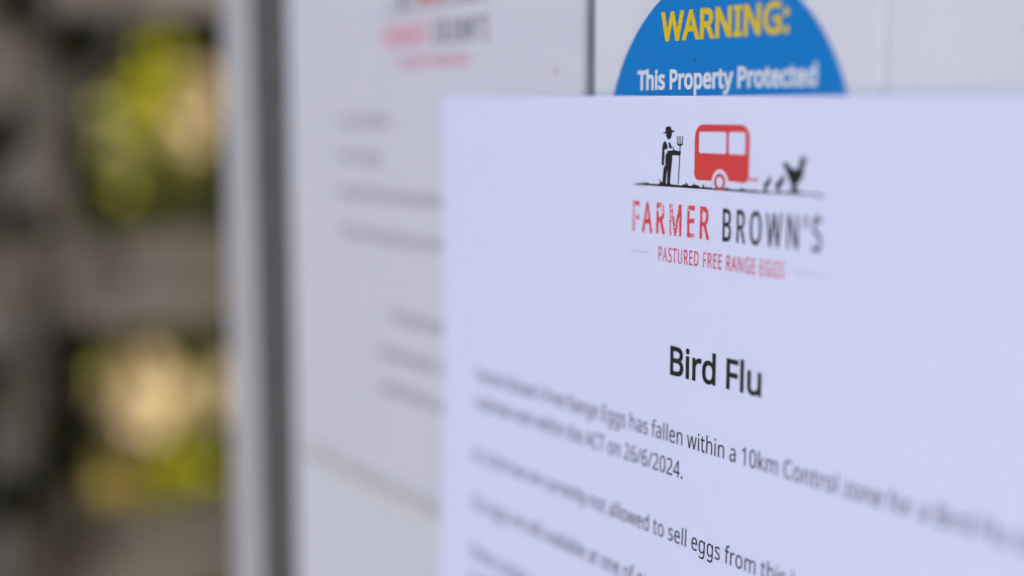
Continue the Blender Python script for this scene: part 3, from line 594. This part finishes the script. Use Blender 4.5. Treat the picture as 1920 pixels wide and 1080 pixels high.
# ---- front notice (A4): local origin at its top left corner
def warp_front(x, z):
    u = max(0.0, (-z - 0.066)) / 0.058
    lift = 0.0017 * u ** 1.05 if u < 1.3 else 0.0017 * 1.3 ** 1.05 - 0.001 * (u - 1.3)
    lift = max(lift, 0.0)
    return -(lift + 0.00025 * math.sin(x * 38 + 0.6) * math.sin(z * 21 + 0.4) + 0.00028)
notice = empty('notice', (0.0, -0.00055, EYE + 0.0042))
tag(notice, 'large white bird flu notice sheet stuck over the blue sticker on the cabinet door', 'notice')
sheet('paper_sheet', 0.21, 0.297, 0.0001, M['paper'], warp_front, notice, skew=0.0095)
OX, OZ = 0.0, -0.0042                        # measured positions are relative to the eye line
letterhead(notice, 0.1056, -0.0138 + OZ, warp_front)
c, _ = text_contours('Bird Flu', 0.00535, 0.0903, -0.0497 + OZ, 0.0273 / text_width('Bird Flu', 0.00535), 0.0)
fill('title_print', c, M['black'], notice, 0.00017, warp_front)
BODY = [(-0.0630, 0.0161, "Farmer Brown's Free Range Eggs has fallen within a 10km Control zone for a Bird Flu strain"),
        (-0.0694, 0.0155, 'outbreak seen within the ACT on 26/6/2024.'),
        (-0.0822, 0.0150, 'As a farm we are currently not allowed to sell eggs from this location or any other'),
        (-0.0938, 0.0150, 'Our eggs are still available at one of our other stalls in the district until further'),
        (-0.1060, 0.0150, 'Please contact us if you have any questions about your order or'),
        (-0.1124, 0.0150, 'would like to know where our eggs can be bought today.'),
        (-0.1250, 0.0150, 'We are sorry for the trouble and thank you for your support.'),
        (-0.1376, 0.0150, 'Thank you')]
for z_, x_, s_ in BODY:
    c, xe = text_contours(s_, 0.00325, x_, z_ + OZ, 0.84, 0.00004)
    fill('text_line_print', c, M['black'], notice, -0.000005, warp_front)

# ---- older notice, behind and to the left
def warp_old(x, z):
    return -(0.00020 + 0.00015 * math.sin(x * 45) * math.sin(z * 30 + 1))
old = empty('notice', (-0.0864, -0.0003, EYE + 0.0500))
tag(old, 'smaller faded customer notice with the same letterhead, left of the joint, partly covered', 'notice')
sheet('paper_sheet', 0.1460, 0.1497, 0.0001, M['paper_old'], warp_old, old)
OX2, OZ2 = 0.0864, -0.0500
letterhead(old, -0.0042 + OX2, 0.0258 + OZ2, warp_old)
for z_, x_, s_ in [(-0.0018, -0.0597, 'To our customers'), (-0.0113, -0.0597, 'Sorry no eggs'), (-0.0214, -0.0600, 'We have had to close the stall for now because'),
                   (-0.0322, -0.0600, 'of the new rules but you can still buy our eggs'), (-0.0525, -0.0290, 'Farm gate shop'),
                   (-0.0629, -0.0365, 'Saturday market in town'), (-0.0724, -0.0365, 'Sunday farmers market')]:
    c, xe = text_contours(s_, 0.0032, x_ + OX2, z_ - 0.0015 + OZ2, 0.84, 0.00004)
    fill('text_line_print', c, M['faded'], old, 0.0, warp_old)

edge_strip = box('edge_shadow_strip', (0.0, -0.00052, -0.1515), (0.147, -0.00040, -0.1475), M['edge_shadow'], old)  # shadow along the sheet's lower edge, made as a thin grey strip
def speck(parent, x, z, y, rr, seed, mat):
    rnd = random.Random(seed)
    pts = [(x + rr * rnd.uniform(.6, 1.1) * math.cos(a * .7854), y, z + rr * rnd.uniform(.6, 1.1) * math.sin(a * .7854)) for a in range(8)]
    link('speck', mesh('speck', [(x, y - 0.00004, z)] + pts, [(0, (i + 1) % 8 + 1, i + 1) for i in range(8)]), mat, parent)
for x_, z_, r_ in ((0.1363, -0.0412, 0.0007), (0.1445, -0.0335, 0.0003), (0.132, -0.046, 0.0003)):
    speck(old, x_, z_, -0.00042, r_, int(x_ * 1e5), M['rust'])
# ---- round sticker
stk = empty('sticker', (0.1029, -0.0002, EYE - 0.0085))
tag(stk, 'round blue warning sticker with yellow heading on the white door boards', 'sticker')
def disc(r, y0, y1, n=96):
    V = [(r * math.cos(2 * math.pi * i / n), y, r * math.sin(2 * math.pi * i / n)) for y in (y0, y1) for i in range(n)]
    F = [tuple(range(n)), tuple(range(2 * n - 1, n - 1, -1))] + [(i, i + n, (i + 1) % n + n, (i + 1) % n) for i in range(n)]
    return mesh('sticker_disc', V, F)
link('sticker_disc', disc(0.0345, -0.00018, 0.0), M['blue'], stk)
W_ = text_width('WARNING:', 0.0047, 0.86, 0.0)
c, xe = text_contours('WARNING:', 0.0050, -0.0167, 0.0223, 0.86 * 0.94 * 0.0356 / W_, 0.0)
fill('heading_print', c, M['yellow'], stk, 0.00026, None, 0.00024)
sw = text_width('This Property Protected', 0.0034, 0.86, 0.0)
c, xe = text_contours('This Property Protected', 0.0034, -0.0241, 0.0132, 0.86 * 0.0500 / sw, 0.0)
fill('wording_print', c, M['white'], stk, 0.00019, None, 0.00024)
speck(stk, -0.0065, 0.0183, -0.00024, 0.00022, 5, M['black'])
speck(stk, -0.0062, 0.0167, -0.00024, 0.00014, 6, M['black'])
for s_, z_ in (('by cameras and', 0.0062), ('alarm systems', -0.0008)):
    w1 = text_width(s_, 0.0034, 0.8)
    c, xe = text_contours(s_, 0.0034, -w1 / 2, z_, 0.8, 0.0)
    fill('wording_print', c, M['white'], stk, 0.00012, None, 0.00024)

# ---------------------------------------------------------------- fence
FX = -0.645
fence = empty('fence', (FX, 0.05, 0))
tag(fence, 'weathered grey timber post and rail fence beyond the cabinet', 'fence')
fi = Matrix.Translation((-FX, -0.05, 0))
random.seed(5)
def rough_box(name, lo, hi, mat, axis, seed, amp=0.0025):
    rnd = random.Random(seed)
    bm = bmesh.new(); bmesh.ops.create_cube(bm, size=1.0)
    for v in bm.verts:
        v.co = Vector([(lo[i] + hi[i]) / 2 + v.co[i] * (hi[i] - lo[i]) for i in range(3)])
    ed = [e for e in bm.edges if abs((e.verts[0].co - e.verts[1].co)[axis]) > 0.5 * (hi[axis] - lo[axis])]
    bmesh.ops.subdivide_edges(bm, edges=ed, cuts=14, use_grid_fill=True)
    bmesh.ops.bevel(bm, geom=[e for e in bm.edges if e.calc_face_angle(0) > 1.0], offset=0.003, segments=2, affect='EDGES')
    for v in bm.verts:
        for i in range(3):
            if i != axis: v.co[i] += rnd.uniform(-amp, amp) * 0.5 + amp * math.sin(v.co[axis] * 7 + seed + i)
    me = bpy.data.meshes.new(name); bm.to_mesh(me); bm.free()
    o = link(name, me, mat); o.parent = fence; o.matrix_parent_inverse = fi
    return o
posts = [0.046 + 1.25 * k for k in range(-4, 5)]
for k, py in enumerate(posts):
    rough_box('post', (FX - 0.027, py - 0.024, -0.1), (FX + 0.0245, py + 0.024, EYE + 0.19 + 0.01 * (k % 3)), M['wood'], 2, k)
rails = [0.092, -0.1085, -0.293, -0.49, -0.69, -0.89]
for k in range(len(posts) - 1):
    for j, rz in enumerate(rails):
        rough_box('rail', (FX + 0.0275, posts[k] + 0.002, EYE + rz - 0.0295), (FX + 0.0435, posts[k + 1] - 0.002, EYE + rz + 0.0295), M['wood'], 1, k * 7 + j, 0.0014)

# ---------------------------------------------------------------- vegetation
def leaves(name, centres, mat, parent, L=0.04, W=0.018, seed=1, droop=0.3, face=None):
    rnd = random.Random(seed)
    V, F = [], []
    for c in centres:
        d = Vector((rnd.gauss(0, 1), rnd.gauss(0, 1), rnd.gauss(0, 1) - droop)).normalized()
        nrm = Vector((rnd.gauss(0, 1), rnd.gauss(0, 1), rnd.gauss(0, 1) + 0.9))
        s = d.cross(nrm).normalized(); up = s.cross(d)
        l = L * rnd.uniform(0.6, 1.3); w = W * rnd.uniform(0.7, 1.2)
        b = Vector(c); i = len(V)
        V += [b, b + d * l * 0.5 + s * w * 0.5 + up * w * 0.2, b + d * l - up * l * 0.1, b + d * l * 0.5 - s * w * 0.5 + up * w * 0.2, b + d * l * 0.55]
        F += [(i, i + 1, i + 4), (i + 1, i + 2, i + 4), (i + 2, i + 3, i + 4), (i + 3, i, i + 4)]
    o = link(name, mesh(name, V, F, True), mat, parent)
    return o

def blob_points(rnd, c, r, n, shell=0.5):
    out = []
    while len(out) < n:
        v = Vector((rnd.gauss(0, 1), rnd.gauss(0, 1), rnd.gauss(0, 1))).normalized() * (rnd.random() ** shell)
        out.append(Vector((c[0] + v.x * r[0], c[1] + v.y * r[1], c[2] + v.z * r[2])))
    return out

def shrub(loc, h, rad, n, mat, label, group, seed, L=0.045, W=0.022, clumps=16, bare=False, stem_r=0.012, cat='shrub', name='leafy_shrub', low=0.25):
    rnd = random.Random(seed)
    root = empty(name, loc); tag(root, label, cat, group)
    geos, pts = [], []
    for k in range(clumps):
        a = rnd.uniform(0, 2 * math.pi); q = rad * math.sqrt(rnd.random())
        z = h * rnd.uniform(low, 0.97); q *= math.sqrt(max(0.1, 1 - abs(2 * z / h - 1.0) ** 2.5))
        c = (q * math.cos(a), q * math.sin(a), z)
        P_ = bend((rnd.uniform(-.03, .03), rnd.uniform(-.03, .03), -0.05), c, 6, 0.03, rnd)
        geos.append(tube_geo(P_, [stem_r * (1 - 0.75 * i / 6) for i in range(7)], 6))
        rr = rad * rnd.uniform(0.22, 0.42)
        pts += blob_points(rnd, c, (rr, rr, rr * 0.85), n // clumps)
    if n > 8000: pts += blob_points(rnd, (0, 0, h * 0.5), (rad * 0.9, rad * 1.1, h * 0.5), n)
    v, f = merge(*geos)
    link('stem', mesh('stem', v, f, True), M['bark'], root)
    leaves('foliage', pts, mat, root, L, W, seed)
    return root

LM = dict(
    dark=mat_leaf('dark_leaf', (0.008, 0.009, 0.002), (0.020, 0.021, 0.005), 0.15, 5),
    olive=mat_leaf('olive_leaf', (0.03, 0.033, 0.003), (0.085, 0.083, 0.008), 0.35, 7),
    lime=mat_leaf('lime_leaf', (0.20, 0.21, 0.010), (0.37, 0.345, 0.022), 0.45, 14),
    cream=mat_leaf('cream_leaf', (0.42, 0.335, 0.20), (0.56, 0.46, 0.29), 0.4, 14),
    palegreen=mat_leaf('pale_green_leaf', (0.20, 0.20, 0.06), (0.30, 0.29, 0.12), 0.4, 14),
    straw=mat_leaf('straw_leaf', (0.28, 0.22, 0.06), (0.40, 0.32, 0.10), 0.4, 14),
)
# the evergreen shrubs right behind the fence
G1 = 'dark evergreen shrubs behind the fence'
DARK = [((-1.75, 0.15, 0), 1.75, 0.42, 9000, 41), ((-1.85, 0.58, 0), 1.85, 0.46, 20000, 42), ((-1.80, 1.35, 0), 1.7, 0.42, 5000, 43), ((-1.75, -0.65, 0), 1.6, 0.42, 5000, 44), ((-1.9, -1.6, 0), 1.8, 0.45, 5000, 45), ((-1.9, 2.2, 0), 1.7, 0.45, 5000, 46)]
LAB = ['dark evergreen shrub directly behind the left fence post', 'tall dark evergreen shrub filling the gap between post and cabinet', 'dark shrub hidden beyond the cabinet on the far side',
       'dark shrub left of the picture beyond the fence', 'tall dark shrub farthest left beyond the fence', 'dark shrub farthest right beyond the fence']
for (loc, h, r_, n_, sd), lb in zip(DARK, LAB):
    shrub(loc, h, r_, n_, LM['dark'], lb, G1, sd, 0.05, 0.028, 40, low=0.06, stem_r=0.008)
# a far belt of trees that closes the view
def tree(loc, h, rad, n_, seed, label, mat):
    rnd = random.Random(seed)
    root = empty('garden_tree', loc); tag(root, label, 'tree', 'trees beyond the garden')
    geos = [tube_geo(bend((0, 0, -0.1), (rnd.uniform(-.3, .3), rnd.uniform(-.3, .3), h * 0.75), 7, 0.06, rnd), [0.16 - 0.018 * i for i in range(8)], 10)]
    pts = []
    for k in range(26):
        a = rnd.uniform(0, 6.283); z = h * rnd.uniform(0.18, 0.95); q = rad * math.sqrt(rnd.random()) * (1.1 - 0.5 * z / h)
        c = (q * math.cos(a), q * math.sin(a), z)
        geos.append(tube_geo(bend((0, 0, z * 0.6), c, 5, 0.08, rnd), [0.05 - 0.008 * i for i in range(6)], 6))
        rr = rad * rnd.uniform(0.25, 0.4)
        pts += blob_points(rnd, c, (rr, rr, rr * 0.8), n_ // 26)
    v, f = merge(*geos)
    link('trunk', mesh('trunk', v, f, True), M['bark'], root)
    leaves('crown', pts, mat, root, 0.13, 0.07, seed)
for i, (x, y) in enumerate([(-4.3, -2.2), (-4.2, 0.2), (-4.4, 1.7), (-4.3, 3.6), (-3.6, 5.6), (-4.4, -4.6)]):
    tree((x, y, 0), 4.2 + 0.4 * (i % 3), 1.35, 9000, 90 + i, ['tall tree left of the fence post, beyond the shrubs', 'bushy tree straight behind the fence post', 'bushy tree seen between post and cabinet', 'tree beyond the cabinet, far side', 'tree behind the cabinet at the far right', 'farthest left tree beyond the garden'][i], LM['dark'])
# bright sunlit growth in the fence openings
def clump(name, loc_list, base, mat, L, W, label, cat, seed, group=None):
    rnd = random.Random(seed)
    root = empty(name, base); tag(root, label, cat, group)
    geos, pts = [], []
    for (x, y, z, r, n_) in loc_list:
        c = Vector((x, y, z)) - Vector(base)
        foot = c + Vector((0, 0.01, -0.03)) if name == 'overhanging_sprig' else (rnd.uniform(-.02, .02), rnd.uniform(-.02, .02), -0.04)
        geos.append(tube_geo(bend(foot, c, 7, 0.003 if name == 'overhanging_sprig' else 0.02, rnd), [0.0032 - 0.0003 * i for i in range(8)], 5))
        pts += blob_points(rnd, c, (r, r, r), n_)
    if name == 'overhanging_sprig':
        for v, f in geos: link('twig', mesh('twig', v, f, True), LM['dark'], root)
    else:
        v, f = merge(*geos)
        link('stem', mesh('stem', v, f, True), LM['dark'], root)
    leaves('foliage', pts, mat, root, L, W, seed, 0.1)
    return root

clump('yellow_shrub', [(-1.100, 0.276, 1.159, 0.0274, 190), (-1.100, 0.260, 1.154, 0.0157, 40), (-1.100, 0.285, 1.199, 0.0158, 10), (-1.100, 0.242, 1.089, 0.0073, 8), (-1.100, 0.304, 1.104, 0.0107, 10)], (-1.10, 0.28, 0), LM['lime'], 0.02, 0.014,
      'lime yellow leafed shrub glowing in the upper fence opening', 'shrub', 11)
clump('pale_flower_stalk', [(-1.080, 0.236, 1.107, 0.0155, 90), (-1.080, 0.231, 1.151, 0.0061, 12)], (-1.08, 0.24, 0), LM['palegreen'], 0.016, 0.013,
      'small pale green seed head left of the lime shrub in the upper opening', 'flowering plant', 12, 'pale flowering plants')
clump('pale_flower_stalk', [(-1.070, 0.318, 1.180, 0.0105, 44), (-1.070, 0.324, 1.162, 0.0105, 30), (-1.070, 0.301, 1.133, 0.0146, 80)], (-1.07, 0.32, 0), LM['cream'], 0.016, 0.014,
      'cream flower heads beside the cabinet edge in the upper opening', 'flowering plant', 13, 'pale flowering plants')
clump('pale_flower_stalk', [(-1.080, 0.252, 0.895, 0.0211, 110), (-1.080, 0.249, 0.860, 0.0254, 220), (-1.080, 0.269, 0.869, 0.0160, 60), (-1.080, 0.205, 0.881, 0.0067, 10)], (-1.08, 0.26, 0), LM['cream'], 0.02, 0.018,
      'large cream flower cluster low in the fence opening', 'flowering plant', 14, 'pale flowering plants')
clump('pale_flower_stalk', [(-1.100, 0.338, 0.878, 0.0099, 26), (-1.100, 0.335, 0.850, 0.0088, 18)], (-1.10, 0.34, 0), LM['cream'], 0.016, 0.014,
      'small cream flower head half hidden by the cabinet edge, low', 'flowering plant', 15, 'pale flowering plants')
clump('low_yellow_shrub', [(-1.100, 0.279, 0.787, 0.0250, 220), (-1.100, 0.299, 0.832, 0.0153, 50), (-1.100, 0.295, 0.874, 0.0130, 34), (-1.100, 0.221, 0.900, 0.0084, 14), (-1.100, 0.266, 0.747, 0.0098, 16), (-1.100, 0.336, 0.777, 0.0122, 28)], (-1.10, 0.29, 0), LM['lime'], 0.02, 0.013,
      'low yellow green shrub below the large cream flowers', 'shrub', 16)
clump('pale_flower_stalk', [(-1.090, 0.219, 0.781, 0.0180, 90), (-1.090, 0.241, 0.767, 0.0133, 20)], (-1.09, 0.23, 0), LM['straw'], 0.018, 0.013,
      'straw yellow flower head at the bottom left of the lower opening', 'flowering plant', 17, 'pale flowering plants')
clump('climbing_vine', [(-0.555, 0.021, 1.211, 0.0122, 26), (-0.555, 0.058, 1.190, 0.0094, 24), (-0.555, 0.021, 1.083, 0.0099, 26), (-0.555, 0.049, 1.009, 0.0083, 20), (-0.555, 0.049, 0.976, 0.0109, 34), (-0.555, 0.040, 0.944, 0.0122, 40), (-0.555, 0.014, 0.925, 0.0120, 34), (-0.555, 0.008, 1.139, 0.0092, 20), (-0.555, -0.004, 1.001, 0.0124, 24)], (-0.56, 0.02, 0), LM['dark'], 0.02, 0.014,
      'dark leafed vine growing over the fence post and bare stems', 'climbing plant', 18)
clump('overhanging_sprig', [(-0.594, 0.084, 1.072, 0.0040, 7), (-0.594, 0.099, 1.009, 0.0048, 7), (-0.594, 0.156, 1.214, 0.0041, 6), (-0.594, 0.071, 0.889, 0.0055, 9)], (-0.59, 0.09, 0), LM['olive'], 0.014, 0.008,
      'thin olive leafed sprigs poking over the edges of the fence rails', 'climbing plant', 19)
clump('olive_shrub', [(-1.200, 0.331, 1.066, 0.0229, 26), (-1.200, 0.303, 1.030, 0.0199, 22), (-1.200, 0.319, 1.084, 0.0171, 14), (-1.200, 0.301, 1.235, 0.0224, 26), (-1.200, 0.332, 0.892, 0.0174, 14), (-1.200, 0.250, 0.899, 0.0141, 14), (-1.200, 0.333, 0.713, 0.0177, 16)], (-1.20, 0.33, 0), LM['olive'], 0.026, 0.015,
      'olive green shrub around the brighter leaves in the middle of the openings', 'shrub', 20)
# a gnarled bare shrub in front of the fence post
rnd = random.Random(3)

root = empty('bare_shrub', (-0.56, 0.02, 0)); tag(root, 'gnarled leafless grey stems twisting in front of the fence post', 'bare shrub')
def stem(name, pts, radii, mat):
    v, f = tube_geo([(x + 0.56, y - 0.02, z) for x, y, z in pts], radii, 10)
    link(name, mesh(name, v, f, True), mat, root)
stem('stem', [(-.56, .0, -.05), (-.55, .01, .3), (-.56, .0, .6)] + [(-0.570, 0.012, 0.872), (-0.570, 0.023, 0.930), (-0.570, 0.027, 0.995), (-0.570, 0.019, 1.041), (-0.570, 0.020, 1.085), (-0.570, 0.033, 1.123), (-0.570, 0.044, 1.170), (-0.570, 0.044, 1.241)], [.020, .019, .018, .016, .015, .014, .016, .018, .012, .010, .007], M['bark_pale'])
stem('branch', [(-0.570, 0.038, 1.126), (-0.570, 0.052, 1.164), (-0.570, 0.071, 1.170), (-0.570, 0.086, 1.193), (-0.570, 0.099, 1.238)], [.009, .008, .0075, .006, .005], M['bark'])
stem('branch', [(-0.570, 0.018, 0.938), (-0.570, 0.036, 0.909), (-0.570, 0.058, 0.892), (-0.570, 0.085, 0.891)], [.008, .007, .006, .004], M['bark'])
stem('branch', [(-0.570, 0.021, 1.085), (-0.570, 0.004, 1.114), (-0.570, -0.017, 1.154), (-0.570, -0.038, 1.198)], [.010, .009, .007, .004], M['bark'])
# dry grass and litter
def tufts(name, spots, mat, label):
    rnd = random.Random(8); V, F = [], []
    for (x, y) in spots:
        for b in range(9):
            a = rnd.uniform(0, 6.283); h = rnd.uniform(0.06, 0.2); l = rnd.uniform(0.02, 0.09)
            p = Vector((x + rnd.uniform(-.03, .03), y + rnd.uniform(-.03, .03), -0.03)); s = Vector((-math.sin(a), math.cos(a), 0)) * 0.003
            q = p + Vector((math.cos(a) * l * .4, math.sin(a) * l * .4, h * .7)); t = p + Vector((math.cos(a) * l, math.sin(a) * l, h))
            i = len(V); V += [p - s, p + s, q + s * .7, q - s * .7, t]; F += [(i, i + 1, i + 2, i + 3), (i + 3, i + 2, i + 4)]
    o = link(name, mesh(name, V, F), mat); tag(o, label, 'grass', kind='stuff')
rnd2 = random.Random(77)
tufts('grass', [(rnd2.uniform(-7, -0.72), rnd2.uniform(-4, 5)) for _ in range(5200)], LM['straw'], 'dry straw coloured grass tufts around the fence and shrubs')
